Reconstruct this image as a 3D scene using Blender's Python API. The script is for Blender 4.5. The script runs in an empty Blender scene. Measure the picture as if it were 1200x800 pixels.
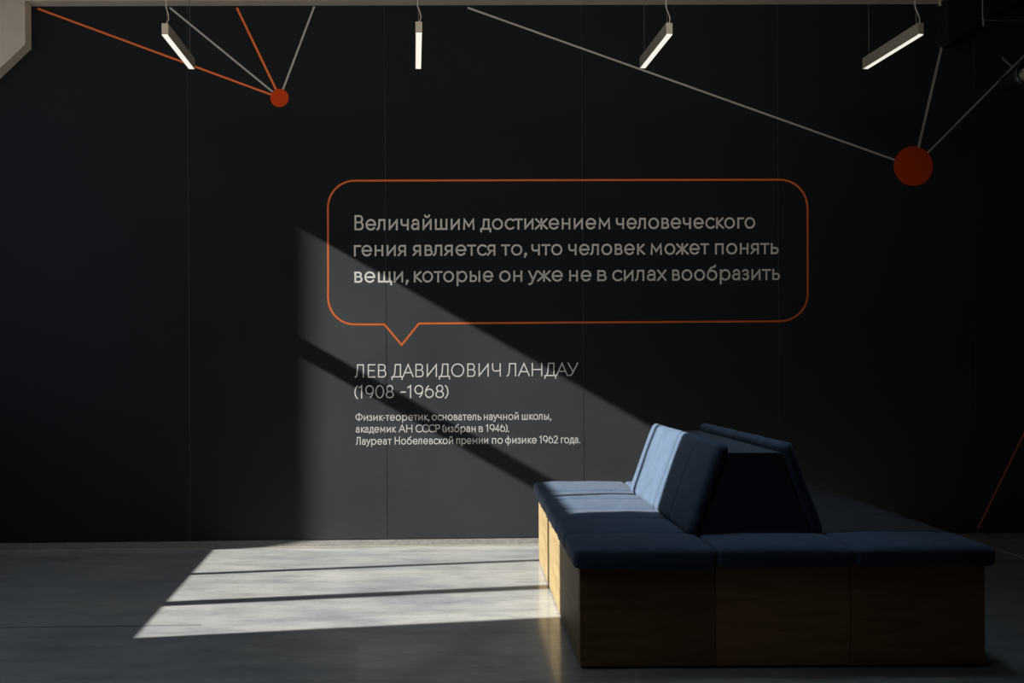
import bpy, bmesh, math, random
from mathutils import Vector, Matrix, noise
random.seed(7)
S = bpy.context.scene
COL = S.collection

# ---------------------------------------------------------------- camera
CX, CY, FPX, ROLL, CH = 545.0, 430.0, 800.0, 0.006, 1.109
cam = bpy.data.cameras.new('camera')
cam.sensor_width = 36.0
cam.lens = FPX / 1200 * 36
cam.shift_x = (600 - CX) / 1200
cam.shift_y = (CY - 400) / 1200
camo = bpy.data.objects.new('camera', cam)
COL.objects.link(camo)
R_ = Vector((math.cos(ROLL), 0, -math.sin(ROLL)))
U_ = Vector((math.sin(ROLL), 0, math.cos(ROLL)))
F_ = Vector((0, 1, 0))
camo.matrix_world = Matrix(((R_.x, U_.x, -F_.x, 0), (R_.y, U_.y, -F_.y, 0), (R_.z, U_.z, -F_.z, CH), (0, 0, 0, 1)))
cam.clip_start = 0.05
S.camera = camo

# ---------------------------------------------------------------- light
S.view_settings.view_transform = 'Standard'
S.view_settings.look = 'None'
S.view_settings.gamma = 1
S.view_settings.exposure = 0.0
world = bpy.data.worlds.new('world')
S.world = world
world.use_nodes = True
bg = world.node_tree.nodes['Background']
bg.inputs[0].default_value = (0.62, 0.76, 1.0, 1)
bg.inputs[1].default_value = 1.0
SUN_E = 0.575            # fall per metre travelled to the right
sl = bpy.data.lights.new('sun', 'SUN')
sl.energy = 18.0
sl.angle = math.radians(0.5)
sl.color = (1.0, 0.975, 0.91)
so = bpy.data.objects.new('sun', sl)
COL.objects.link(so)
SUN_D = Vector((1, 0.118, -SUN_E))
so.rotation_euler = SUN_D.to_track_quat('-Z', 'Y').to_euler()
so.location = (-8, 3, 6)


def area(name, loc, target, sx, sy, power, color):
    l = bpy.data.lights.new(name, 'AREA')
    l.shape = 'RECTANGLE'
    l.size, l.size_y = sx, sy
    l.energy = power
    l.color = color
    o = bpy.data.objects.new(name, l)
    COL.objects.link(o)
    o.location = loc
    o.rotation_euler = (Vector(target) - Vector(loc)).to_track_quat('-Z', 'Y').to_euler()
    return o


# added fill: a long warm unseen strip above the frame, brightening the wall lettering
wash = area('wall_fill', (-0.3, 2.75, 3.12), (-0.3, 4.2, 2.72), 4.8, 0.15, 17.5, (1.0, 0.90, 0.76))
# added cool overhead light, unseen, lifting the floor of the hall on the left
hall = area('overhead_fill', (-1.9, 1.5, 3.45), (-1.7, 1.7, 0), 1.6, 1.6, 12.5, (0.78, 0.88, 1.0))
hall.data.spread = math.radians(115)
# a second, smaller added light straight above the bench, lifting its shaded cushions
top = area('overhead_fill', (1.25, 3.0, 3.5), (1.25, 3.0, 0), 0.7, 0.7, 1.7, (0.60, 0.82, 1.0))
top.data.spread = math.radians(45)

# ---------------------------------------------------------------- helpers


def ray(px, py):
    return R_ * ((px - CX) / FPX) + U_ * ((CY - py) / FPX) + F_


def at_z(px, py, Z):
    d = ray(px, py)
    return Vector((0, 0, CH)) + d * ((Z - CH) / d.z)


def at_y(px, py, Y):
    d = ray(px, py)
    return Vector((0, 0, CH)) + d * (Y / d.y)


WY0, WK = 4.270, 0.0176      # face of the back wall: y = WY0 + WK * x


def wy(x):
    return WY0 + WK * x


def on_wall(px, py):
    d = ray(px, py)
    t = WY0 / (d.y - WK * d.x)
    return Vector((0, 0, CH)) + d * t


WN = Vector((WK, -1, 0)).normalized()     # wall normal, towards the room


def link(name, bm, mat, parent=None, smooth=False):
    bmesh.ops.recalc_face_normals(bm, faces=bm.faces[:])
    me = bpy.data.meshes.new(name)
    bm.to_mesh(me)
    bm.free()
    for m in (mat if isinstance(mat, (list, tuple)) else [mat]):
        me.materials.append(m)
    if smooth:
        for p in me.polygons:
            p.use_smooth = True
    o = bpy.data.objects.new(name, me)
    COL.objects.link(o)
    if parent is not None:
        o.parent = parent
        o.matrix_parent_inverse = Matrix.Translation(parent.location).inverted()
    return o


def empty(name, loc, label, cat, group=None):
    o = bpy.data.objects.new(name, None)
    COL.objects.link(o)
    o.location = loc
    o.empty_display_size = 0.1
    o['label'] = label
    o['category'] = cat
    if group:
        o['group'] = group
    return o


def struct(o):
    o['kind'] = 'structure'
    return o


def add_box(bm, x0, x1, y0, y1, z0, z1, bev=0.0):
    vs = [bm.verts.new(p) for p in ((x0, y0, z0), (x1, y0, z0), (x1, y1, z0), (x0, y1, z0),
                                    (x0, y0, z1), (x1, y0, z1), (x1, y1, z1), (x0, y1, z1))]
    fs = [bm.faces.new([vs[i] for i in q]) for q in
          ((0, 3, 2, 1), (4, 5, 6, 7), (0, 1, 5, 4), (1, 2, 6, 5), (2, 3, 7, 6), (3, 0, 4, 7))]
    if bev:
        es = list({e for f in fs for e in f.edges})
        bmesh.ops.bevel(bm, geom=es, offset=bev, segments=2, affect='EDGES', profile=0.5)


def add_prism(bm, pts, off):
    """closed polygon of 3-D points extruded by the vector off"""
    a = [bm.verts.new(p) for p in pts]
    b = [bm.verts.new(Vector(p) + off) for p in pts]
    bm.faces.new(a)
    bm.faces.new(b[::-1])
    n = len(a)
    for i in range(n):
        bm.faces.new((a[i], b[i], b[(i + 1) % n], a[(i + 1) % n]))


def add_tube(bm, pts, r, n=8, cap=True):
    pts = [Vector(p) for p in pts]
    rings = []
    for i, p in enumerate(pts):
        t = (pts[min(i + 1, len(pts) - 1)] - pts[max(i - 1, 0)]).normalized()
        a = Vector((0, 0, 1)) if abs(t.z) < 0.9 else Vector((1, 0, 0))
        u = t.cross(a).normalized()
        v = t.cross(u)
        rr = r[i] if isinstance(r, (list, tuple)) else r
        rings.append([bm.verts.new(p + (u * math.cos(k * 2 * math.pi / n) + v * math.sin(k * 2 * math.pi / n)) * rr) for k in range(n)])
    for i in range(len(rings) - 1):
        for k in range(n):
            bm.faces.new((rings[i][k], rings[i][(k + 1) % n], rings[i + 1][(k + 1) % n], rings[i + 1][k]))
    if cap:
        bm.faces.new(rings[0][::-1])
        bm.faces.new(rings[-1])


def add_lathe(bm, prof, c, axis, n=32):
    """profile of (radius, distance along axis) turned round the axis through c"""
    axis = Vector(axis).normalized()
    a = Vector((0, 0, 1)) if abs(axis.z) < 0.9 else Vector((1, 0, 0))
    u = axis.cross(a).normalized()
    v = axis.cross(u)
    rings = []
    for r, h in prof:
        rings.append([bm.verts.new(Vector(c) + axis * h + (u * math.cos(k * 2 * math.pi / n) + v * math.sin(k * 2 * math.pi / n)) * r) for k in range(n)])
    for i in range(len(rings) - 1):
        for k in range(n):
            bm.faces.new((rings[i][k], rings[i][(k + 1) % n], rings[i + 1][(k + 1) % n], rings[i + 1][k]))
    bm.faces.new(rings[0][::-1])
    bm.faces.new(rings[-1])


# ---------------------------------------------------------------- materials


def mat(name, color, rough=0.6, spec=0.5, metal=0.0, sheen=0.0, sheen_rough=0.5):
    m = bpy.data.materials.new(name)
    m.use_nodes = True
    b = m.node_tree.nodes['Principled BSDF']
    b.inputs['Base Color'].default_value = (*color, 1)
    b.inputs['Roughness'].default_value = rough
    b.inputs['Specular IOR Level'].default_value = spec
    b.inputs['Metallic'].default_value = metal
    b.inputs['Sheen Weight'].default_value = sheen
    b.inputs['Sheen Roughness'].default_value = sheen_rough
    return m


def nn(m, t, **kw):
    n = m.node_tree.nodes.new(t)
    for k, v in kw.items():
        if k in n.inputs.keys():
            n.inputs[k].default_value = v
        else:
            setattr(n, k, v)
    return n


def lk(m, a, b):
    m.node_tree.links.new(a, b)


def coords(m, scale=(1, 1, 1), rot=(0, 0, 0), out='Object'):
    tc = nn(m, 'ShaderNodeTexCoord')
    mp = nn(m, 'ShaderNodeMapping')
    mp.inputs['Scale'].default_value = scale
    mp.inputs['Rotation'].default_value = rot
    lk(m, tc.outputs[out], mp.inputs['Vector'])
    return mp.outputs[0]


def noise_tex(m, vec, scale, detail=4, rough=0.55, dist=0.0):
    n = nn(m, 'ShaderNodeTexNoise')
    n.inputs['Scale'].default_value = scale
    n.inputs['Detail'].default_value = detail
    n.inputs['Roughness'].default_value = rough
    n.inputs['Distortion'].default_value = dist
    lk(m, vec, n.inputs['Vector'])
    return n.outputs['Fac']


def ramp(m, fac, stops):
    r = nn(m, 'ShaderNodeValToRGB')
    el = r.color_ramp.elements
    el[0].position, el[0].color = stops[0][0], (*stops[0][1], 1)
    el[1].position, el[1].color = stops[-1][0], (*stops[-1][1], 1)
    for p, c in stops[1:-1]:
        e = el.new(p)
        e.color = (*c, 1)
    lk(m, fac, r.inputs[0])
    return r.outputs[0]


def mix(m, a, b, fac, mode='MIX'):
    x = nn(m, 'ShaderNodeMix', data_type='RGBA', blend_type=mode)
    for s, v in ((x.inputs[6], a), (x.inputs[7], b), (x.inputs[0], fac)):
        if hasattr(v, 'links') or hasattr(v, 'is_output'):
            lk(m, v, s)
        elif isinstance(v, (int, float)):
            s.default_value = v
        else:
            s.default_value = (*v, 1)
    return x.outputs[2]


def bump(m, h, strength, dist=0.01):
    b = nn(m, 'ShaderNodeBump')
    b.inputs['Strength'].default_value = strength
    b.inputs['Distance'].default_value = dist
    lk(m, h, b.inputs['Height'])
    lk(m, b.outputs[0], m.node_tree.nodes['Principled BSDF'].inputs['Normal'])


def maprange(m, v, a, b, c, d):
    r = nn(m, 'ShaderNodeMapRange')
    for i, k in enumerate((a, b, c, d)):
        r.inputs[i + 1].default_value = k
    lk(m, v, r.inputs[0])
    return r.outputs[0]


BC = lambda m: m.node_tree.nodes['Principled BSDF'].inputs['Base Color']
RG = lambda m: m.node_tree.nodes['Principled BSDF'].inputs['Roughness']

# polished concrete
M_FLOOR = mat('polished_concrete', (0.08, 0.08, 0.08), 0.3, 0.6)
v = coords(M_FLOOR, (0.55, 1.6, 1))
n1 = noise_tex(M_FLOOR, v, 1.6, 8, 0.66, 0.2)
n2 = noise_tex(M_FLOOR, coords(M_FLOOR, (0.7, 3.2, 1), (0, 0, 0.05)), 4.2, 10, 0.74, 0.0)
n3 = noise_tex(M_FLOOR, coords(M_FLOOR), 60, 4, 0.7)
c1 = ramp(M_FLOOR, n1, [(0.30, (0.165, 0.175, 0.190)), (0.46, (0.235, 0.242, 0.242)), (0.55, (0.262, 0.265, 0.258)), (0.72, (0.325, 0.322, 0.300))])
c2 = ramp(M_FLOOR, n2, [(0.36, (0.72, 0.73, 0.75)), (0.5, (1, 1, 1)), (0.66, (1.22, 1.22, 1.20))])
c3 = ramp(M_FLOOR, n3, [(0.3, (0.9, 0.9, 0.9)), (0.7, (1.07, 1.07, 1.07))])
lk(M_FLOOR, mix(M_FLOOR, mix(M_FLOOR, c1, c2, 1.0, 'MULTIPLY'), c3, 1.0, 'MULTIPLY'), BC(M_FLOOR))
lk(M_FLOOR, maprange(M_FLOOR, n1, 0.3, 0.72, 0.42, 0.26), RG(M_FLOOR))
bump(M_FLOOR, n3, 0.10, 0.002)
fb = M_FLOOR.node_tree.nodes['Principled BSDF']
fb.inputs['Coat Weight'].default_value = 1.0
fb.inputs['Coat IOR'].default_value = 1.6
fb.inputs['Coat Roughness'].default_value = 0.13

# black painted boards
M_WALL = mat('black_wall_paint', (0.012, 0.012, 0.014), 0.95, 0.68)
v = coords(M_WALL)
n1 = noise_tex(M_WALL, v, 1.7, 6, 0.6, 0.3)
n2 = noise_tex(M_WALL, coords(M_WALL, (6, 1, 0.6)), 14, 5, 0.7)
ca = ramp(M_WALL, n1, [(0.3, (0.0042, 0.0042, 0.0056)), (0.7, (0.0060, 0.0058, 0.0072))])
cb = ramp(M_WALL, n2, [(0.3, (0.93, 0.93, 0.93)), (0.7, (1.07, 1.07, 1.07))])
# faint pale scuffs
sc = noise_tex(M_WALL, coords(M_WALL, (2.0, 1, 14.0), (0, 0.25, 0)), 3.1, 3, 0.5, 1.5)
scf = maprange(M_WALL, sc, 0.76, 0.80, 0.0, 0.35)
lk(M_WALL, mix(M_WALL, mix(M_WALL, ca, cb, 1.0, 'MULTIPLY'), (0.06, 0.06, 0.06), scf), BC(M_WALL))
lk(M_WALL, maprange(M_WALL, n1, 0.3, 0.7, 0.92, 1.0), RG(M_WALL))
n4 = noise_tex(M_WALL, v, 900, 2, 0.6)
bump(M_WALL, n4, 1.0, 0.10)
M_WALL.node_tree.nodes['Principled BSDF'].inputs['Specular Tint'].default_value = (0.84, 0.92, 1, 1)

M_GAP = mat('wall_gap', (0.05, 0.05, 0.05), 0.8)
M_STRIP = mat('lit_edge_grey', (0.065, 0.065, 0.07), 0.9, 1.0)
bump(M_STRIP, noise_tex(M_STRIP, coords(M_STRIP), 900, 2, 0.6), 1.0, 0.2)
M_DARK = mat('dark_plaster', (0.010, 0.010, 0.012), 0.85, 0.3)
M_BASE = mat('skirting_concrete', (0.05, 0.048, 0.044), 0.7)
n1 = noise_tex(M_BASE, coords(M_BASE, (4, 1, 8)), 9, 6, 0.65)
lk(M_BASE, ramp(M_BASE, n1, [(0.3, (0.085, 0.080, 0.073)), (0.7, (0.15, 0.145, 0.133))]), BC(M_BASE))
bump(M_BASE, n1, 0.4, 0.006)
M_SEAL = mat('pale_sealant', (0.24, 0.225, 0.185), 0.7)
M_JOINT = mat('floor_joint_strip', (0.40, 0.37, 0.28), 0.5)
M_BEIGE = mat('beige_plaster', (0.45, 0.42, 0.36), 0.85, 0.2)
n1 = noise_tex(M_BEIGE, coords(M_BEIGE), 7, 6, 0.6)
lk(M_BEIGE, ramp(M_BEIGE, n1, [(0.3, (0.52, 0.44, 0.345)), (0.7, (0.60, 0.51, 0.40))]), BC(M_BEIGE))
bump(M_BEIGE, n1, 0.12, 0.004)
M_ROOM = mat('room_grey', (0.10, 0.10, 0.10), 0.9)

M_WHITE = mat('white_vinyl', (0.84, 0.83, 0.80), 0.6, 0.3)
M_ORANGE = mat('orange_vinyl', (0.78, 0.165, 0.034), 0.6, 0.3)
M_LINE = mat('grey_white_vinyl', (0.44, 0.43, 0.41), 0.6, 0.3)
M_DISC = mat('orange_disc', (0.56, 0.050, 0.004), 0.7, 0.15)


def fabric(name, lo, hi, sheen=0.5):
    m = mat(name, hi, 0.85, 0.2, sheen=sheen, sheen_rough=0.45)
    v = coords(m)
    w = noise_tex(m, v, 420, 3, 0.8)
    b = noise_tex(m, v, 16, 5, 0.6)
    c = ramp(m, w, [(0.35, lo), (0.65, hi)])
    c2 = ramp(m, b, [(0.3, (0.86, 0.86, 0.86)), (0.7, (1.1, 1.1, 1.1))])
    lk(m, mix(m, c, c2, 1.0, 'MULTIPLY'), BC(m))
    s = m.node_tree.nodes['Principled BSDF'].inputs['Sheen Tint']
    s.default_value = (1.0, 0.86, 0.70, 1)
    # weave and soft wrinkles
    wr = noise_tex(m, coords(m, (1, 1, 1)), 9, 3, 0.5, 1.2)
    add = nn(m, 'ShaderNodeMath', operation='MULTIPLY_ADD')
    lk(m, wr, add.inputs[0])
    add.inputs[1].default_value = 6.0
    lk(m, w, add.inputs[2])
    bump(m, add.outputs[0], 0.35, 0.0016)
    return m


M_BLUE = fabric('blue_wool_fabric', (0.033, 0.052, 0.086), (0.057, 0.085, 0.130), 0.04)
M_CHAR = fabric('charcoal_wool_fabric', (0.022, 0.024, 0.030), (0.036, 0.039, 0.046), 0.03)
M_BOX = mat('blue_grey_laminate', (0.050, 0.062, 0.085), 0.6, 0.25)


def wood(name, k, g_=1.0, b_=1.0):
    m = mat(name, (0.3, 0.22, 0.1), 0.6, 0.15)
    off = random.random() * 30
    tc = nn(m, 'ShaderNodeTexCoord')
    mp = nn(m, 'ShaderNodeMapping')
    mp.inputs['Location'].default_value = (off, off * 1.7, off * 0.6)
    mp.inputs['Scale'].default_value = (1.2, 1.2, 11.0)
    lk(m, tc.outputs['Object'], mp.inputs['Vector'])
    g = noise_tex(m, mp.outputs[0], 3.2, 8, 0.6, 0.5)
    mp2 = nn(m, 'ShaderNodeMapping')
    mp2.inputs['Scale'].default_value = (5, 5, 150)
    lk(m, tc.outputs['Object'], mp2.inputs['Vector'])
    fine = noise_tex(m, mp2.outputs[0], 3, 3, 0.6)
    c = ramp(m, g, [(0.28, (0.132 * k, 0.085 * k * g_, 0.036 * k * b_)), (0.5, (0.172 * k, 0.120 * k * g_, 0.055 * k * b_)), (0.72, (0.20 * k, 0.145 * k * g_, 0.070 * k * b_))])
    c2 = ramp(m, fine, [(0.3, (0.86, 0.85, 0.84)), (0.7, (1.08, 1.08, 1.08))])
    lk(m, mix(m, c, c2, 1.0, 'MULTIPLY'), BC(m))
    bump(m, fine, 0.05, 0.001)
    return m


WOODS = [wood('oak_veneer_dark', 1.25, .78, .75), wood('oak_veneer_warm', 2.0, .78, .75), wood('oak_veneer_mid', 1.9, .72, .72), wood('oak_veneer_side', 0.97, 1.06, 1.14)]  # shade tone put into the redder front boards, sunlit tone into the paler side
M_ALU = mat('anodised_aluminium', (0.26, 0.24, 0.20), 0.5, 0.4, metal=0.25)
M_CABLE = mat('clear_grey_cord', (0.35, 0.34, 0.31), 0.4)
M_WIRE = mat('steel_wire', (0.18, 0.17, 0.15), 0.4, metal=0.5)
M_BLACK = mat('black_metal', (0.012, 0.012, 0.014), 0.5)
M_LED = bpy.data.materials.new('lit_diffuser')
M_LED.use_nodes = True
b = M_LED.node_tree.nodes['Principled BSDF']
b.inputs['Base Color'].default_value = (0.8, 0.8, 0.75, 1)
b.inputs['Emission Color'].default_value = (0.30, 0.285, 0.25, 1)
b.inputs['Emission Strength'].default_value = 3.0

# ---------------------------------------------------------------- structure
ZC = 3.62
XL, XR, YB = -3.3, 6.5, -5.0
bm = bmesh.new()
add_box(bm, -4.2, XR + .2, YB - .2, 4.7, -0.12, 0.0)
floor = struct(link('floor', bm, M_FLOOR))


def floor_strip(a, b, w, m, name):
    a, b = Vector(a), Vector(b)
    d = (b - a).normalized()
    nrm = Vector((-d.y, d.x, 0)) * (w / 2)
    bm = bmesh.new()
    add_prism(bm, [a - nrm, b - nrm, b + nrm, a + nrm], Vector((0, 0, 0.0012)))
    return link(name, bm, m, floor)


p1, p2 = at_z(1131, 630.5, 0), at_z(1199.5, 653.6, 0)
floor_strip(p1, p1 + (p2 - p1) * 6, 0.006, M_JOINT, 'floor_joint')
q = at_z(747.5, 800, 0)
floor_strip((q.x, 2.43, 0), (q.x + .02, -1.0, 0), 0.005, M_JOINT, 'floor_joint')
M_GROOVE = mat('floor_groove', (0.09, 0.09, 0.10), 0.6)
floor_strip((-3.2, 2.915, 0), (-1.15, 2.955, 0), 0.008, M_GROOVE, 'floor_joint')

bm = bmesh.new()
add_box(bm, -3.36, XR + .2, YB - .2, 4.7, ZC, ZC + .1)
struct(link('ceiling', bm, M_ROOM))

# back wall: backing board, skirting strip, boards with open joints
bm = bmesh.new()
xa, xb = -3.55, XR
add_prism(bm, [(xa, wy(xa) + .014, 0), (xb, wy(xb) + .014, 0), (xb, wy(xb) + .12, 0), (xa, wy(xa) + .12, 0)], Vector((0, 0, ZC)))
wall = struct(link('wall_back', bm, M_GAP))
SK = 0.041
edges = [on_wall(px, 450).x for px in (-9, 222, 453.2, 684.3, 913.5, 1144)]
st = edges[1] - edges[0]
edges = [xa, edges[0] - st * .0] + edges[1:] + [edges[-1] + st * k for k in (1, 2, 3)] + [xb]
edges = [xa] + [e for e in edges[1:-1] if xa + .05 < e < xb - .05] + [xb]
for a, b_ in zip(edges[:-1], edges[1:]):
    bm = bmesh.new()
    g = 0.0032
    a2, b2 = a + g, b_ - g
    add_prism(bm, [(a2, wy(a2), SK), (b2, wy(b2), SK), (b2, wy(b2) + .013, SK), (a2, wy(a2) + .013, SK)], Vector((0, 0, ZC - SK - .002)))
    bmesh.ops.bevel(bm, geom=[e for e in bm.edges if abs(e.verts[0].co.z - e.verts[1].co.z) > 1 and e.verts[0].co.y < wy(e.verts[0].co.x) + .005], offset=0.0012, segments=1, affect='EDGES')
    link('wall_panel', bm, M_WALL, wall)
    if b_ < xb - .01:                    # slim strip added in the joint, imitating a panel edge catching sun
        bm = bmesh.new()
        add_prism(bm, [(b2 - .0002, wy(b_) + .0004, SK), (b2 + .0042, wy(b_) + .0004, SK), (b2 + .0042, wy(b_) + .010, SK), (b2 - .0002, wy(b_) + .010, SK)], Vector((0, 0, ZC - SK - .002)))
        link('lit_edge_strip', bm, M_STRIP, wall)
bm = bmesh.new()
add_prism(bm, [(xa, wy(xa) - .027, 0.001), (xa, wy(xa) + .013, 0.001), (xa, wy(xa) + .013, SK - .002), (xa, wy(xa) + .004, SK - .002)], Vector((xb - xa, wy(xb) - wy(xa), 0)))
struct(link('baseboard_back', bm, M_BASE))
bm = bmesh.new()
add_prism(bm, [(xa, wy(xa) - .036, 0.0), (xb, wy(xb) - .036, 0.0), (xb, wy(xb) - .020, 0.0), (xa, wy(xa) - .020, 0.0)], Vector((0, 0, .0035)))
struct(link('trim_3', bm, M_SEAL))

# pale fascia framing the top of the wall, with a slanted haunch on the left
FT = 0.062
pts = [on_wall(*p) for p in ((36.6, 7.6), (36.9, 57.5), (-40, 131), (-40, -60), (1092, -60), (1092, 4.8))]
for p in (pts[2], pts[3]):
    p.x = max(p.x, XL + .1)
for p in (pts[3], pts[4]):
    p.z = ZC - .002
bm = bmesh.new()
add_prism(bm, [p + WN * .001 for p in pts], WN * FT)
struct(link('trim_1', bm, M_BEIGE))
pts = [on_wall(*p) for p in ((1099, -60), (1099, 50), (1104, 57), (1147, 26), (1196, 0), (1320, -60))]
pts[0].z = pts[-1].z = ZC - .002
bm = bmesh.new()
add_prism(bm, [p + WN * .001 for p in pts], WN * 0.09)
struct(link('trim_2', bm, M_DARK))

# left wall with the window that lets the sun in
LW = Vector((-0.129, 0.9916, 0))
LP = Vector((XL, 4.2, 0))
LN = Vector((-0.9916, -0.129, 0))       # outwards


def tpar(s):                             # s: sunbeam line on the floor, y - 0.118 x
    s0 = LP.y - .118 * LP.x
    return (s - s0) / (LW.y - .118 * LW.x)


def wall_block(t0, t1, z0, z1, m, name, parent=None, th=0.10, inset=0.0):
    bm = bmesh.new()
    a, b_ = LP + LW * t0 + LN * inset, LP + LW * t1 + LN * inset
    add_prism(bm, [Vector((p.x, p.y, z0)) for p in (a, b_, b_ + LN * th, a + LN * th)], Vector((0, 0, z1 - z0)))
    return link(name, bm, m, parent)


T0, T1 = tpar(2.980), tpar(4.366)
ZS, ZT0, ZT1, ZH = 0.992, 2.495, 2.595, 3.30
TE = -9.2
SLOPE = 0.062                            # head and transom rise towards the back wall, shaped to place their shadows


def lw_prism(bm, t0, t1, a0, a1, b0, b1, th, inset=0.0):
    """block in the left wall between t0 and t1; bottom a0..a1 and top b0..b1"""
    p, q = LP + LW * t0 + LN * inset, LP + LW * t1 + LN * inset
    add_prism(bm, [Vector((p.x, p.y, a0)), Vector((q.x, q.y, a1)), Vector((q.x, q.y, b1)), Vector((p.x, p.y, b0))], LN * th)


DZ = SLOPE * (T1 - T0)
bm = bmesh.new()
lw_prism(bm, TE, T0, 0, 0, ZC, ZC, .05)
lw_prism(bm, T1, 0.16, 0, 0, ZC, ZC, .05)
lw_prism(bm, T0, T1, 0, 0, ZS, ZS, .05)
lw_prism(bm, T0, T1, ZH - DZ, ZH, ZC, ZC, .05)
struct(link('wall_left', bm, M_ROOM))
bm = bmesh.new()
lw_prism(bm, T0, T1, ZT0 - DZ, ZT0, ZT1 - DZ, ZT1, .045, .002)
win = struct(link('window_1', bm, M_BLACK))
for s0, s1 in ((3.358, 3.425), (3.845, 3.885)):
    wall_block(tpar(s0), tpar(s1), ZS, ZT0, M_BLACK, 'mullion', win, .03, .004)
wall_block(tpar(3.376), tpar(3.418), ZT1 - .06, ZH, M_BLACK, 'mullion', win, .03, .004)

bm = bmesh.new()
add_box(bm, XR, XR + .1, YB, 4.5, 0, ZC)
struct(link('wall_right', bm, M_ROOM))
bm = bmesh.new()
add_box(bm, -2.2, XR, YB - .1, YB, 0, ZC)
struct(link('wall_front', bm, M_ROOM))

# ---------------------------------------------------------------- wall graphics: ribbons laid flat on the wall
PXM = FPX / 4.28                          # picture pixels per metre on the wall
TH = 0.00016


def add_ribbon(bm, pts, w, wn=WN, th=TH, closed=False):
    """flat strip of width w (metres) following 3-D wall points, mitred"""
    P = [Vector(p) for p in pts]
    Q = [P[0]]
    for p in P[1:]:
        if (p - Q[-1]).length > 1e-5:
            Q.append(p)
    P = Q
    if closed and (P[0] - P[-1]).length < 1e-5:
        P.pop()
    n = len(P)
    if n < 2:
        return
    L, Rr = [], []
    for i in range(n):
        if closed:
            a, c = P[(i - 1) % n], P[(i + 1) % n]
        else:
            a = P[i - 1] if i else None
            c = P[i + 1] if i < n - 1 else None
        d1 = (P[i] - a).normalized() if a is not None else None
        d2 = (c - P[i]).normalized() if c is not None else None
        if d1 is None:
            m_ = d2.cross(wn).normalized() * (w / 2)
        elif d2 is None:
            m_ = d1.cross(wn).normalized() * (w / 2)
        else:
            n1_, n2_ = d1.cross(wn).normalized(), d2.cross(wn).normalized()
            mm = (n1_ + n2_)
            if mm.length < 1e-4:
                mm = n1_
            mm.normalize()
            m_ = mm * (w / 2) / max(mm.dot(n1_), 0.42)
        L.append(P[i] + m_)
        Rr.append(P[i] - m_)
    o = wn * th
    e = wn * 0.00001
    vl = [bm.verts.new(p + o) for p in L]
    vr = [bm.verts.new(p + o) for p in Rr]
    bl = [bm.verts.new(p + e) for p in L]
    br = [bm.verts.new(p + e) for p in Rr]
    rng = range(n if closed else n - 1)
    for i in rng:
        j = (i + 1) % n
        for q in ((vl[i], vl[j], vr[j], vr[i]), (vl[j], vl[i], bl[i], bl[j]), (vr[i], vr[j], br[j], br[i])):
            bm.faces.new(q)
    if not closed:
        bm.faces.new((vl[0], vr[0], br[0], bl[0]))
        bm.faces.new((vr[-1], vl[-1], bl[-1], br[-1]))


def arc(cx, cy, rx, ry, a0, a1, n=None):
    n = n or max(4, int(abs(a1 - a0) / 15))
    return [(cx + rx * math.cos(math.radians(a0 + (a1 - a0) * i / n)), cy + ry * math.sin(math.radians(a0 + (a1 - a0) * i / n))) for i in range(n + 1)]


# glyph = (width, left bearing, right bearing, strokes); lower case runs 0..1, capitals 0..K
K = 1.44


def bowl(x, y0, y1, xr, ex):
    """open to the left: from (x,y1) right, round, back to (x,y0)"""
    r = (y1 - y0) / 2
    rx = min(ex, xr - x)
    return [(x, y1)] + arc(xr - rx, (y0 + y1) / 2, rx, r, 90, -90, 10) + [(x, y0)]


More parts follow.
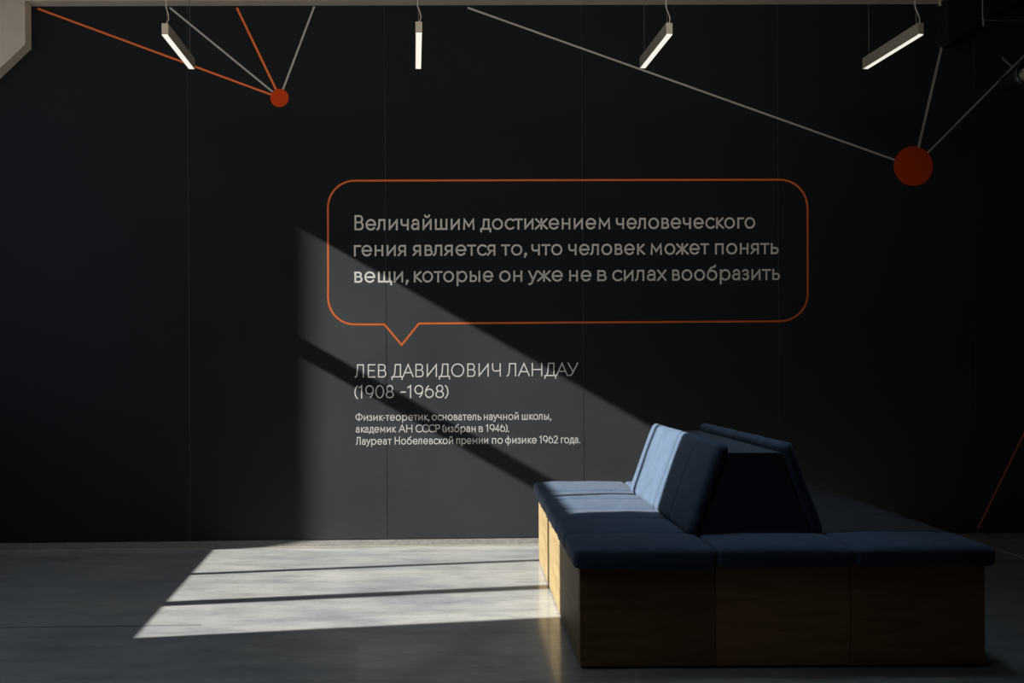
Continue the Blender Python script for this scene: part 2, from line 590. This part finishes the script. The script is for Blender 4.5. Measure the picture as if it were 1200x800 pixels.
O, ST, DG = .14, .20, .06
G = {
    'о': (1.10, O, O, [arc(.55, .5, .55, .52, 0, 360, 28)]),
    'с': (.92, O, .06, [arc(.55, .5, .55, .52, 47, 313, 20)]),
    'е': (1.06, O, O, [[(.03, .49), (1.06, .49)] + arc(.54, .5, .53, .52, 0, 318, 24)[1:]]),
    'а': (.78, .12, ST, [arc(.40, .62, .33, .40, 150, 90, 6) + arc(.42, .66, .36, .36, 90, 0, 6) + [(.78, 0)], [(.78, .56), (.34, .56)] + arc(.32, .28, .31, .285, 90, 270, 10) + arc(.36, .42, .42, .425, -90, -8, 6)]),
    'в': (.74, ST, .12, [[(0, 0), (0, 1)] + arc(.40, .77, .25, .23, 90, -90, 10) + [(.02, .54)], [(.40, .54)] + arc(.45, .27, .29, .27, 90, -90, 10) + [(0, 0)]]),
    'л': (.86, .04, ST, [[(0, 0.0), (.09, .05), (.17, .20), (.21, .45), (.24, 1), (.86, 1), (.86, 0)]]),
    'и': (.88, ST, ST, [[(0, 1), (0, 0)], [(0, .04), (.88, .96)], [(.88, 1), (.88, 0)]]),
    'ч': (.78, .16, ST, [[(0, 1), (0, .66)] + arc(.27, .66, .27, .24, 180, 270, 6) + [(.50, .42), (.78, .48)], [(.78, 1), (.78, 0)]]),
    'й': (.88, ST, ST, [[(0, 1), (0, 0)], [(0, .04), (.88, .96)], [(.88, 1), (.88, 0)], arc(.44, 1.52, .25, .23, 195, 345, 10)]),
    'ш': (1.30, ST, ST, [[(0, 1), (0, 0), (1.30, 0), (1.30, 1)], [(.65, 0), (.65, 1)]]),
    'щ': (1.42, ST, .06, [[(0, 1), (0, 0), (1.42, 0), (1.42, -.28)], [(.62, 0), (.62, 1)], [(1.24, 0), (1.24, 1)]]),
    'м': (1.16, ST, ST, [[(0, 0), (.05, 1), (.58, .28), (1.11, 1), (1.16, 0)]]),
    'д': (1.10, .06, .06, [[(0, -.28), (0, 0), (1.10, 0), (1.10, -.28)], [(.17, 0), (.29, .35), (.34, 1), (.90, 1), (.90, 0)]]),
    'т': (.84, .06, .06, [[(0, 1), (.84, 1)], [(.42, 1), (.42, 0)]]),
    'ж': (1.34, .05, .05, [[(.67, 0), (.67, 1)], [(0.04, 1), (.60, .50), (0, 0)], [(1.30, 1), (.74, .50), (1.34, 0)], [(.58, .5), (.76, .5)]]),
    'н': (.82, ST, ST, [[(0, 0), (0, 1)], [(.82, 0), (.82, 1)], [(0, .52), (.82, .52)]]),
    'г': (.62, ST, .04, [[(0, 0), (0, 1), (.62, 1)]]),
    'я': (.80, .08, ST, [[(.80, 0), (.80, 1)] + arc(.36, .71, .30, .29, 90, 270, 10) + [(.80, .42)], [(.44, .42), (.02, 0)]]),
    'к': (.76, ST, .03, [[(0, 0), (0, 1)], [(.70, 1), (.10, .52), (.76, 0)], [(0, .52), (.12, .52)]]),
    'у': (.88, .04, .04, [[(0, 1), (.45, .10)], [(.88, 1), (.42, .02), (.30, -.24), (.18, -.36), (.02, -.36)]]),
    'х': (.86, .05, .05, [[(.02, 1), (.86, 0)], [(.84, 1), (0, 0)]]),
    'п': (.80, ST, ST, [[(0, 0), (0, 1), (.80, 1), (.80, 0)]]),
    'з': (.66, .08, .12, [arc(.30, .77, .31, .24, 150, -90, 12), [(.20, .53), (.32, .53)], arc(.31, .265, .35, .275, 90, -145, 14)]),
    'ь': (.72, ST, .12, [[(0, 1), (0, 0)] + arc(.43, .29, .29, .29, -90, 90, 10) + [(0, .58)]]),
    'ы': (1.06, ST, ST, [[(0, 1), (0, 0)] + arc(.40, .29, .27, .29, -90, 90, 10) + [(0, .58)], [(1.06, 0), (1.06, 1)]]),
    'б': (1.06, O, O, [arc(.53, .47, .53, .49, 0, 360, 26), arc(.53, .50, .53, .62, 180, 128, 6) + [(.40, 1.24), (.62, 1.33), (.86, 1.38), (.90, 1.50)]]),
    'р': (1.08, ST, O, [[(0, -.42), (0, 1)], arc(.55, .5, .53, .52, 0, 360, 26)]),
    'ф': (1.30, O, O, [arc(.65, .5, .65, .50, 0, 360, 28), [(.65, -.42), (.65, 1.45)]]),
    ',': (.14, .10, .10, [[(.12, .10), (.12, -.02), (.02, -.26)], [(.05, .04), (.19, .04)]]),
    '.': (.12, .10, .06, [[(0, 0.0), (.14, 0.0)]]),
    '-': (.34, .10, .10, [[(0, .48), (.34, .48)]]),
    '–': (.60, .10, .12, [[(0, .66), (.60, .66)]]),
    '(': (.34, .06, .06, [arc(.95, K * .46, .93, K * .68, 130, 230, 12)]),
    ')': (.34, .06, .06, [arc(-.60, K * .46, .93, K * .68, 50, -50, 12)]),
    'В': (.90, ST, .14, [[(0, 0), (0, K)] + arc(.50, K * .765, .32, K * .235, 90, -90, 10) + [(0, K * .53)], [(.5, K * .53)] + arc(.52, K * .265, .38, K * .265, 90, -90, 10) + [(0, 0)]]),
    'Л': (1.02, .06, ST, [[(0, 0.0), (.14, .06), (.23, .30), (.27, .7), (.31, K), (1.02, K), (1.02, 0)]]),
    'Е': (.80, ST, .10, [[(.80, K), (0, K), (0, 0), (.82, 0)], [(0, K * .52), (.70, K * .52)]]),
    'Д': (1.26, .05, .05, [[(0, -.30), (0, 0), (1.26, 0), (1.26, -.30)], [(.18, 0), (.34, .4), (.42, K), (1.06, K), (1.06, 0)]]),
    'А': (1.28, .03, .03, [[(0, 0), (.64, K), (1.28, 0)], [(.24, .48), (1.04, .48)]]),
    'И': (1.14, ST, ST, [[(0, K), (0, 0)], [(0, .05), (1.14, K - .05)], [(1.14, K), (1.14, 0)]]),
    'О': (1.50, .14, .14, [arc(.75, K / 2, .75, K * .51, 0, 360, 32)]),
    'Ч': (.96, .16, ST, [[(0, K), (0, .92)] + arc(.36, .90, .36, .32, 180, 270, 7) + [(.66, .59), (.96, .70)], [(.96, K), (.96, 0)]]),
    'Н': (1.12, ST, ST, [[(0, 0), (0, K)], [(1.12, 0), (1.12, K)], [(0, K * .5), (1.12, K * .5)]]),
    'У': (1.12, .03, .03, [[(0, K), (.58, .42)], [(1.12, K), (.58, .36), (.42, .12), (.26, 0), (.10, 0)]]),
    'Ф': (1.60, .12, .12, [arc(.80, K * .5, .80, K * .40, 0, 360, 28), [(.80, -.04), (.80, K + .04)]]),
    'С': (1.20, .14, .05, [arc(.76, K / 2, .76, K * .51, 45, 315, 22)]),
    'Р': (.86, ST, .10, [[(0, 0), (0, K)] + arc(.46, K * .72, .40, K * .28, 90, -90, 10) + [(0, K * .44)]]),
    '0': (1.08, .12, .12, [arc(.54, K / 2, .54, K * .51, 0, 360, 28)]),
    '1': (.36, .10, .26, [[(0, K * .82), (.36, K), (.36, 0)]]),
    '9': (1.04, .12, .12, [arc(.52, K - .50, .52, .50, 0, 360, 26), arc(.25, K - .52, .79, .98, 0, -60, 8)]),
    '6': (1.04, .12, .12, [arc(.52, .50, .52, .50, 0, 360, 26), arc(.79, .52, .79, .98, 180, 120, 8)]),
    '8': (1.00, .12, .12, [arc(.50, K * .75, .40, K * .25, 0, 360, 22), arc(.50, K * .25, .50, K * .26, 0, 360, 24)]),
    '4': (1.00, .08, .08, [[(.70, 0), (.70, K), (0, .40), (1.0, .40)]]),
    '2': (.92, .10, .08, [arc(.44, K - .42, .42, .42, 165, -35, 12) + [(0, 0), (.94, 0)]]),
}


BEAR = 1.55


def set_word(bm, word, x0, x1, base, xh, sw):
    """word between picture columns x0..x1 measured on the wall, base line function, sizes in wall pixels"""
    pos, glyphs, prev = 0.0, [], None
    for ch in word:
        w, lb, rb, strokes = G[ch]
        if prev is not None:
            pos += (prev + lb) * BEAR
        glyphs.append((pos, strokes))
        pos += w
        prev = rb
    tot = max(pos, .01)
    sx = (x1 - x0 - sw) / tot
    sy = xh - sw
    for gp, strokes in glyphs:
        for s in strokes:
            closed = len(s) > 6 and abs(s[0][0] - s[-1][0]) < 1e-6 and abs(s[0][1] - s[-1][1]) < 1e-6
            pts = []
            P = [Vector((x0 + sw / 2 + (gp + x) * sx, sw / 2 + y * sy)) for x, y in s]
            if not closed:               # strokes end with the pen's half width
                a = P[0] - P[1]
                c = P[-1] - P[-2]
                if a.length:
                    P[0] = P[0] + a.normalized() * sw * .5
                if c.length:
                    P[-1] = P[-1] + c.normalized() * sw * .5
            for p in P:
                pts.append(on_wall(p.x, base(p.x) - p.y))
            add_ribbon(bm, pts, sw / PXM, closed=closed)


def text_line(parent, words, y0, y1, xa_, xb_, xh, sw, label=None):
    base = lambda x: y0 + (y1 - y0) * (x - xa_) / (xb_ - xa_)
    m_ = (xa_ + xb_) / 2
    row = bpy.data.objects.new('text_line', None)
    COL.objects.link(row)
    row.empty_display_size = 0.05
    row.parent = parent
    row.location = on_wall(m_, base(m_)) - parent.location
    here = on_wall(m_, base(m_))
    for w, a, b_ in words:
        bm = bmesh.new()
        set_word(bm, w, a, b_, base, xh, sw)
        o = link('word', bm, M_WHITE)
        o.parent = row
        o.matrix_parent_inverse = Matrix.Translation(here).inverted()
    return row


c = on_wall(665, 330)
quote = empty('quote_lettering', c, 'three lines of large white Cyrillic lettering inside the orange speech bubble', 'lettering')
text_line(quote, [('Величайшим', 415.4, 556), ('достижением', 562.8, 715), ('человеческого', 721.8, 885)], 269.8, 267.6, 415, 885, 13.0, 2.1)
text_line(quote, [('гения', 414.8, 475.8), ('является', 483.3, 580.5), ('то,', 587.3, 617.3), ('что', 622.8, 659), ('человек', 666, 756), ('может', 762.5, 831), ('понять', 838, 912.5)], 300.2, 297.6, 415, 912, 13.0, 2.1)
text_line(quote, [('вещи,', 415.3, 478.5), ('которые', 485, 578), ('он', 585, 612), ('уже', 619, 659.5), ('не', 667, 693), ('в', 700, 711), ('силах', 717.5, 781), ('вообразить', 787.7, 914)], 331.2, 328, 415, 914, 13.0, 2.1)
c = on_wall(546, 450)
name_l = empty('name_lettering', c, 'thin white capital lettering with a name and years 1908 to 1968, below the speech bubble', 'lettering')
text_line(name_l, [('ЛЕВ', 415.5, 452.8), ('ДАВИДОВИЧ', 458.8, 586.8), ('ЛАНДАУ', 593.5, 677.5)], 442.4, 440.2, 415, 677, 11.2, 1.25)
text_line(name_l, [('(1908', 415.2, 461.6), ('–1968)', 469.2, 525.6)], 466.6, 466.0, 415, 525, 11.0, 1.25)
c = on_wall(548, 505)
bio = empty('biography_lettering', c, 'three lines of small white lettering, lowest text on the black wall', 'lettering')
text_line(bio, [('Физик-теоретик,', 416.6, 503.2), ('основатель', 506, 564), ('научной', 567, 607.8), ('школы,', 611.6, 646)], 493.0, 491.6, 416, 646, 6.6, 0.92)
text_line(bio, [('академик', 417, 464), ('АН', 467.2, 483.2), ('СССР', 487, 515.6), ('(избран', 518.4, 557.4), ('в', 561, 566), ('1946).', 569.3, 596.6)], 506.8, 505.8, 416, 597, 6.6, 0.92)
text_line(bio, [('Лауреат', 417, 459), ('Нобелевской', 462.6, 531), ('премии', 534.8, 572.0), ('по', 576.6, 589.2), ('физике', 592, 629), ('1962', 632, 654), ('года.', 657.4, 680)], 521.0, 519.0, 416, 680, 6.6, 0.92)

# speech bubble outline, one mitred ribbon
path = []
path += [(450.5, 380.0), (470.7, 404.0), (491, 378.9)]
path += [(913, 376.3)]
path += [(914 + 32.5 * math.cos(math.radians(a)), 344.3 - 32 * math.sin(math.radians(a))) for a in range(-80, 1, 10)]
path += [(946.3, 243)]
path += [(914 + 32.2 * math.cos(math.radians(a)), 243 - 32.5 * math.sin(math.radians(a))) for a in range(10, 91, 10)]
path += [(600, 211.1)]
path += [(415.5 + 31.2 * math.cos(math.radians(a)), 243 - 31.4 * math.sin(math.radians(a))) for a in range(90, 181, 10)]
path += [(415.5 + 31.0 * math.cos(math.radians(a)), 348.6 - 31.4 * math.sin(math.radians(a))) for a in range(180, 271, 10)]
bm = bmesh.new()
add_ribbon(bm, [on_wall(*p) for p in path], 2.2 / PXM, closed=True)
o = link('speech_bubble', bm, M_ORANGE)
o['label'] = 'thin orange rounded speech bubble outline with a small pointed tail on the black wall'
o['category'] = 'wall graphic'


def graphic(name, label, disc, lines):
    r_ = empty(name, on_wall(*(disc[:2] if disc else lines[0][0])), label, 'wall graphic')
    for a, b_, w, m in lines:
        bm = bmesh.new()
        add_ribbon(bm, [on_wall(*a), on_wall(*b_)], w / PXM, th=.00012)
        link('line', bm, m, r_)
    if disc:
        bm = bmesh.new()
        c_ = on_wall(disc[0], disc[1])
        rr = disc[2] / PXM
        u = Vector((1, WK, 0)).normalized()
        ring = [c_ + WN * .00005 + u * rr * math.cos(k * math.pi / 32) + Vector((0, 0, 1)) * rr * math.sin(k * math.pi / 32) for k in range(64)]
        add_prism(bm, ring, WN * .0004)
        link('disc', bm, M_DISC, r_)
    return r_


graphic('node_graphic', 'small orange disc with two orange and two white lines rising from it, upper left', (327.5, 114.6, 10.7),
        [((44, 10), (325, 113.5), 2.3, M_ORANGE), ((277.5, 9), (325, 108), 2.5, M_ORANGE), ((199, 9), (325, 112), 2.1, M_LINE), ((368.3, 7.5), (330, 109), 2.2, M_LINE)])
graphic('node_graphic', 'large orange disc at the right with grey-white lines running from it', (1070.2, 194.6, 23.4),
        [((548, 9), (1056, 190), 2.2, M_LINE), ((1103.5, 55), (1073, 187), 3.0, M_LINE), ((1200, 65.2), (1080, 186), 2.0, M_LINE), ((1174, 67.5), (1187.5, 80), 1.8, M_LINE)])
bm = bmesh.new()
add_ribbon(bm, [on_wall(1146, 619), on_wall(1213, 481)], 1.9 / PXM, th=.00012)
o = link('slanted_line', bm, M_ORANGE)
o['label'] = 'single slanted orange line rising from the skirting at the far right'
o['category'] = 'wall graphic'

# ---------------------------------------------------------------- bench


def slab(x0, x1, y0, y1, z0, z1, r, crown=0.0, stitches=(), axis=1, seed=0, step=.03, dip=.014, side=.015):
    """upholstered slab: rounded box with crowned top and stitched channels"""
    c_ = Vector(((x0 + x1) / 2, (y0 + y1) / 2, (z0 + z1) / 2))
    h = Vector(((x1 - x0) / 2, (y1 - y0) / 2, (z1 - z0) / 2))
    r = min(r, h.z * .98, h.x * .98, h.y * .98)

    def samples(hh):
        e = [0, .12, .3, .55, .8, 1.0]
        s = [-hh + r * k for k in e]
        inner = 2 * (hh - r)
        n = max(1, int(round(inner / step)))
        s += [-hh + r + inner * k / n for k in range(1, n)]
        s += [hh - r * k for k in reversed(e)]
        out = [s[0]]
        for q_ in s[1:]:
            if q_ - out[-1] > 1e-5:
                out.append(q_)
        return out

    ax = [samples(h.x), samples(h.y), samples(h.z)]
    for s in stitches:                    # extra rows either side of a stitch
        k = axis
        l = s - c_[k]
        ax[k] = sorted(set([v_ for v_ in ax[k] if abs(v_ - l) > .012] + [l - .012, l - .006, l - .002, l, l + .002, l + .006, l + .012]))
    N = [len(a) - 1 for a in ax]
    bm = bmesh.new()
    vd = {}

    def vert(i, j, k):
        key = (i, j, k)
        if key in vd:
            return vd[key]
        p = Vector((ax[0][i], ax[1][j], ax[2][k]))
        inn = Vector([max(-h[t] + r, min(h[t] - r, p[t])) for t in range(3)])
        d = p - inn
        if d.length > 1e-9:
            # cube-to-sphere so that corners stay round
            mx = max(abs(d.x), abs(d.y), abs(d.z))
            p = inn + d.normalized() * mx if mx > 0 else p
            if mx < r:
                p = inn + d.normalized() * r if d.length > 1e-6 else p
        u_, w_ = p.x / h.x, p.y / h.y
        top = max(0.0, p.z / h.z)
        world_p = p + c_
        cr = crown * (1 - abs(u_) ** 3) * (1 - abs(w_) ** 3)
        dz = cr * top
        # stitches
        a_ = world_p[axis]
        g = 0.0
        for s in stitches:
            g = max(g, math.exp(-abs(a_ - s) / .0085))
        other = 0 if axis == 1 else 1
        edge = max(0.0, (abs(p[other]) - (h[other] - r)) / r)
        dz -= g * dip * top
        p[other] -= math.copysign(g * side * edge, p[other])
        nz = noise.noise(Vector((world_p.x * 9 + seed, world_p.y * 9, world_p.z * 5))) * .0030
        nz += noise.noise(Vector((world_p.x * 24 + seed, world_p.y * 24, 3))) * .0012
        p.z += dz + nz * top
        p[other] += math.copysign(nz * edge, p[other])
        vd[key] = bm.verts.new(p + c_)
        return vd[key]

    def face(q_):
        vs = [vert(*t) for t in q_]
        try:
            bm.faces.new(vs)
        except ValueError:
            pass

    for i in range(N[0]):
        for j in range(N[1]):
            for k in (0, N[2]):
                face([(i, j, k), (i + 1, j, k), (i + 1, j + 1, k), (i, j + 1, k)])
    for i in range(N[0]):
        for k in range(N[2]):
            for j in (0, N[1]):
                face([(i, j, k), (i + 1, j, k), (i + 1, j, k + 1), (i, j, k + 1)])
    for j in range(N[1]):
        for k in range(N[2]):
            for i in (0, N[0]):
                face([(i, j, k), (i, j + 1, k), (i, j + 1, k + 1), (i, j, k + 1)])
    return bm


bench = empty('modular_bench', (1.15, 3.2, 0), 'square island bench of oak veneer boxes with blue padded seats around a raised central backrest', 'bench')
BX0, BX1, BY0, BY1, BZ = 0.414, 1.900, 2.500, 3.900, 0.374
bm = bmesh.new()
add_box(bm, BX0 + .02, BX1 - .02, BY0 + .02, BY1 - .02, 0.0, BZ - .02)
link('plinth', bm, M_BLACK, bench)
g = .0012
xs = [BX0, .912, 1.406, BX1]
ys = [BY0, 2.967, 3.433, BY1]
for i in range(3):
    bm = bmesh.new()
    add_box(bm, xs[i] + g, xs[i + 1] - g, BY0, BY0 + .018, .010, BZ, .0012)
    link('front_panel', bm, WOODS[i], bench)
    bm = bmesh.new()
    add_box(bm, xs[i] + g, xs[i + 1] - g, BY1 - .018, BY1, .010, BZ, .0012)
    link('back_panel', bm, WOODS[(i + 1) % 3], bench)
    ya, yb = ys[i] + (.0192 if i == 0 else g), ys[i + 1] - (.0192 if i == 2 else g)
    bm = bmesh.new()
    add_box(bm, BX0, BX0 + .018, ya, yb, .010, BZ, .0012)
    link('side_panel', bm, WOODS[3], bench)
    bm = bmesh.new()
    add_box(bm, BX1 - .018, BX1, ya, yb, .010, BZ, .0012)
    link('side_panel', bm, WOODS[3], bench)
bm = bmesh.new()
add_box(bm, BX0 + .02, BX1 - .02, BY0 + .02, BY1 - .02, BZ - .019, BZ - .001)
link('deck', bm, WOODS[1], bench)

Z0, Z1 = BZ + .001, .448
CR = .012
SX0, SX1 = .388, 1.918
XM0, XM1 = .907, 1.408
k = 0
cush = [  # x0,x1,y0,y1, stitches, axis, material, label
    (SX0, XM0 - .002, 2.462, 2.700, (), 1, M_BLUE, None),
    (XM0 + .001, XM1 - .002, 2.462, 2.700, (), 1, M_BLUE, None),
    (XM1 + .001, SX1, 2.462, 2.700, (), 1, M_BLUE, None),
    (SX0, XM0 - .002, 2.703, 3.163, (2.945,), 1, M_BLUE, None),
    (SX0, XM0 - .002, 3.166, 3.620, (3.375,), 1, M_BLUE, None),
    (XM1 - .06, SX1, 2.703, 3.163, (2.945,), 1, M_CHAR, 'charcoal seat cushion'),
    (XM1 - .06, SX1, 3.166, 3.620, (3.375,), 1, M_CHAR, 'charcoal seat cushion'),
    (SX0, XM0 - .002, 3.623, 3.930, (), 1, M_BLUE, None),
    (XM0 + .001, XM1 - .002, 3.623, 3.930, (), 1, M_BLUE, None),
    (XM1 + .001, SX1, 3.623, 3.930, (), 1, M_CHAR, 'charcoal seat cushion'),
]
for (x0, x1, y0, y1, stt, axx, m, lab) in cush:
    k += 1
    o = link('seat_cushion', slab(x0, x1, y0, y1, Z0, Z1, .021, CR, stt, axx, seed=k * 7.3), m, bench, smooth=True)
    if lab:
        o['label'] = lab
# little hold-down feet under the overhang on the left
for y_ in (2.70, 2.945, 3.166, 3.375, 3.62):
    bm = bmesh.new()
    add_box(bm, BX0 - .016, BX0 - .001, y_ - .012, y_ + .012, BZ - .010, BZ + .004, .001)
    link('clip', bm, M_BLACK, bench)

# backrests: leaning padded slabs on both long sides of the centre box
BZ0, BZ1 = .452, .812


def backrest(xbot, xtop, sgn, y0, y1, stitch, seed):
    th = .052
    L = BZ1 - BZ0
    bm = slab(-.5 * L, .5 * L, y0, y1, 0, th, .024, .006, (stitch,), 1, seed=seed, dip=.006, side=.005)
    # local x = along the lean (bottom to top), z = out of the padding; map to world
    up = Vector((xtop - xbot, 0, L))
    ln = up.length
    up.normalize()
    out = Vector((-sgn * up.z, 0, sgn * up.x)) if sgn > 0 else Vector((up.z, 0, -up.x))
    base = Vector((xbot, 0, BZ0))
    for v_ in bm.verts:
        a, y_, t = v_.co
        s = (a / L + .5) * ln
        p = base + up * s - out * (th - t)
        v_.co = Vector((p.x, y_, p.z))
    return link('backrest_cushion', bm, M_BLUE, bench, smooth=True)


for (ya, yb, stt, sd) in ((2.665, 3.158, 2.900, 3.1), (3.161, 3.618, 3.400, 9.7)):
    backrest(.858, .990, 1, ya, yb, stt, sd)
    backrest(1.408, 1.278, -1, ya, yb, stt, sd + 20)

# centre box between the backrests
for y0, y1 in ((2.676, 3.205), (3.209, 3.604)):
    bm = bmesh.new()
    zb, zt = .452, .768
    a = [(.914, zb), (1.352, zb), (1.232, zt), (1.036, zt)]
    add_prism(bm, [Vector((x, y0, z)) for x, z in a], Vector((0, y1 - y0, 0)))
    bmesh.ops.bevel(bm, geom=bm.edges[:], offset=.002, segments=1, affect='EDGES')
    link('centre_box', bm, M_BOX, bench)

# ---------------------------------------------------------------- pendant lights
ZL = 2.781
LH, LWD = .060, .0335


def pendant(near, far, lab, first=None):
    a, b_ = at_z(*near, ZL), at_z(*far, ZL)
    a.x += LWD / 2
    b_.x += LWD / 2
    mid = (a + b_) / 2
    ln = (b_ - a).length
    ang = math.atan2(b_.x - a.x, b_.y - a.y)
    root = empty('pendant_light', (mid.x, mid.y, ZL), lab, 'pendant light', 'short linear pendant lights hanging before the black wall')
    root.rotation_euler = (0, 0, -ang)

    def part(name, bm, m, smooth=False):
        o = link(name, bm, m, None, smooth)
        o.parent = root
        return o
    hl = ln / 2
    bm = bmesh.new()                         # open channel: two sides, top, ends
    w = LWD / 2
    add_box(bm, -w, w, -hl, hl, .004, LH, .0012)
    part('housing', bm, M_ALU)
    bm = bmesh.new()
    for s in (-1, 1):
        add_box(bm, s * (w - .0008) - .0008, s * (w - .0008) + .0008, -hl, hl, -.0005, .0045)
    part('rim', bm, M_ALU)
    bm = bmesh.new()
    add_box(bm, -w + .002, w - .002, -hl + .001, hl - .001, 0.0, .0035)
    part('diffuser', bm, M_LED)
    top = ZC - ZL
    bm = bmesh.new()
    add_tube(bm, [(0, hl - .03, LH), (0, hl - .03, top)], .0009, 6)
    add_tube(bm, [(0, hl - .03, LH - .001), (0, hl - .03, LH + .012)], .003, 8)
    part('suspension_wire', bm, M_WIRE)
    bm = bmesh.new()
    add_tube(bm, [(0, -hl + .03, LH), (0, -hl + .03, top)], .0009, 6)
    part('suspension_wire', bm, M_WIRE)
    bm = bmesh.new()
    s = lab[1]
    cp = [(.004, -hl + .012, LH - .002), (.006, -hl + .014, LH + .012), (.012, -hl + .02, LH + .032), (.006, -hl + .026, LH + .062), (-.006, -hl + .03, LH + .095),
          (-.006, -hl + .032, LH + .14), (-.003, -hl + .032, LH + .20), (-.001, -hl + .031, LH + .30), (0, -hl + .031, top)]
    add_tube(bm, cp, .0022, 8)
    add_tube(bm, [(.004, -hl + .012, LH - .001), (.0045, -hl + .0125, LH + .008)], .0042, 8)
    part('power_cord', bm, M_CABLE, True)
    return root


pendant((189.4, 41.2), (221.4, 81.0), 'leftmost pendant light, crossing in front of an orange line')
pendant((486.9, 39.2), (486.7, 80.8), 'second pendant light from the left, seen straight end-on as a narrow upright bar')
pendant((780.6, 40.6), (749.5, 80.0), 'third pendant light from the left, its lower end touching a grey-white line')
pendant((1075.2, 40.6), (1010.4, 80.8), 'rightmost and longest-looking pendant light, near the dark corner')

# ---------------------------------------------------------------- rail and spotlight at the top right
YR = 3.75
a = at_y(1151.5, 24, YR)
rail = empty('lighting_rail', (a.x, YR, a.z), 'thin dark rail hung from a steel rod in the upper right corner', 'rail')
bm = bmesh.new()
add_tube(bm, [(a.x + .015, YR, a.z), (a.x + 1.9, YR, a.z - .010)], .0035, 8)
link('rail_bar', bm, mat('rail_grey', (.06, .06, .06), .5), rail)
bm = bmesh.new()
add_tube(bm, [(a.x, YR, a.z + .002), (a.x, YR, ZC)], .0032, 8)
add_tube(bm, [(a.x - .005, YR, a.z + .014), (a.x + .004, YR, a.z + .008), (a.x + .004, YR, a.z - .03)], .004, 8)
link('hanger_rod', bm, mat('dull_steel', (.25, .25, .26), .45, metal=.4), rail)
c_ = at_y(1200, 87.5, YR)
spot = empty('spotlight', (c_.x, YR, c_.z), 'round black spotlight with a pale lens at the right edge', 'spotlight')
bm = bmesh.new()
rr = .068
add_lathe(bm, [(.030, .13), (.045, .12), (rr * .86, .02), (rr, 0.0), (rr, -.035), (rr * .93, -.037), (rr * .90, -.02), (rr * .72, -.004), (.02, -.002)], c_, (0, 1, 0), 40)
link('housing', bm, M_BLACK, spot, True)
bm = bmesh.new()
add_lathe(bm, [(.001, -.0165), (.018, -.015), (.034, -.010), (.037, -.004), (.036, .0)], c_, (0, 1, 0), 32)
link('lens', bm, mat('pale_lens', (.80, .76, .64), .35), spot, True)
bm = bmesh.new()
add_tube(bm, [(c_.x + .035, YR + .03, c_.z + rr * .6), (c_.x + .035, YR + .03, c_.z + .14), (c_.x + .035, YR, c_.z + .17), (c_.x + .035, YR, a.z)], .006, 8)
link('stem', bm, M_BLACK, spot, True)
bm = bmesh.new()
sc_ = at_y(1195.5, 98, YR)
add_lathe(bm, [(.001, -.044), (.0045, -.043), (.006, -.038), (.006, -.03)], (sc_.x, YR, sc_.z), (0, 1, 0), 12)
link('screw', bm, mat('bright_steel', (.8, .78, .7), .3, metal=.5), spot, True)
# end cap of the fascia: a small pale bracket
b0 = on_wall(1092.3, 13)
bm = bmesh.new()
add_box(bm, b0.x, b0.x + .010, b0.y - .070, b0.y - .060, b0.z, b0.z + .32)
add_box(bm, b0.x, b0.x + .034, b0.y - .070, b0.y - .004, b0.z + .042, b0.z + .32)
struct(link('trim_4', bm, M_BEIGE))
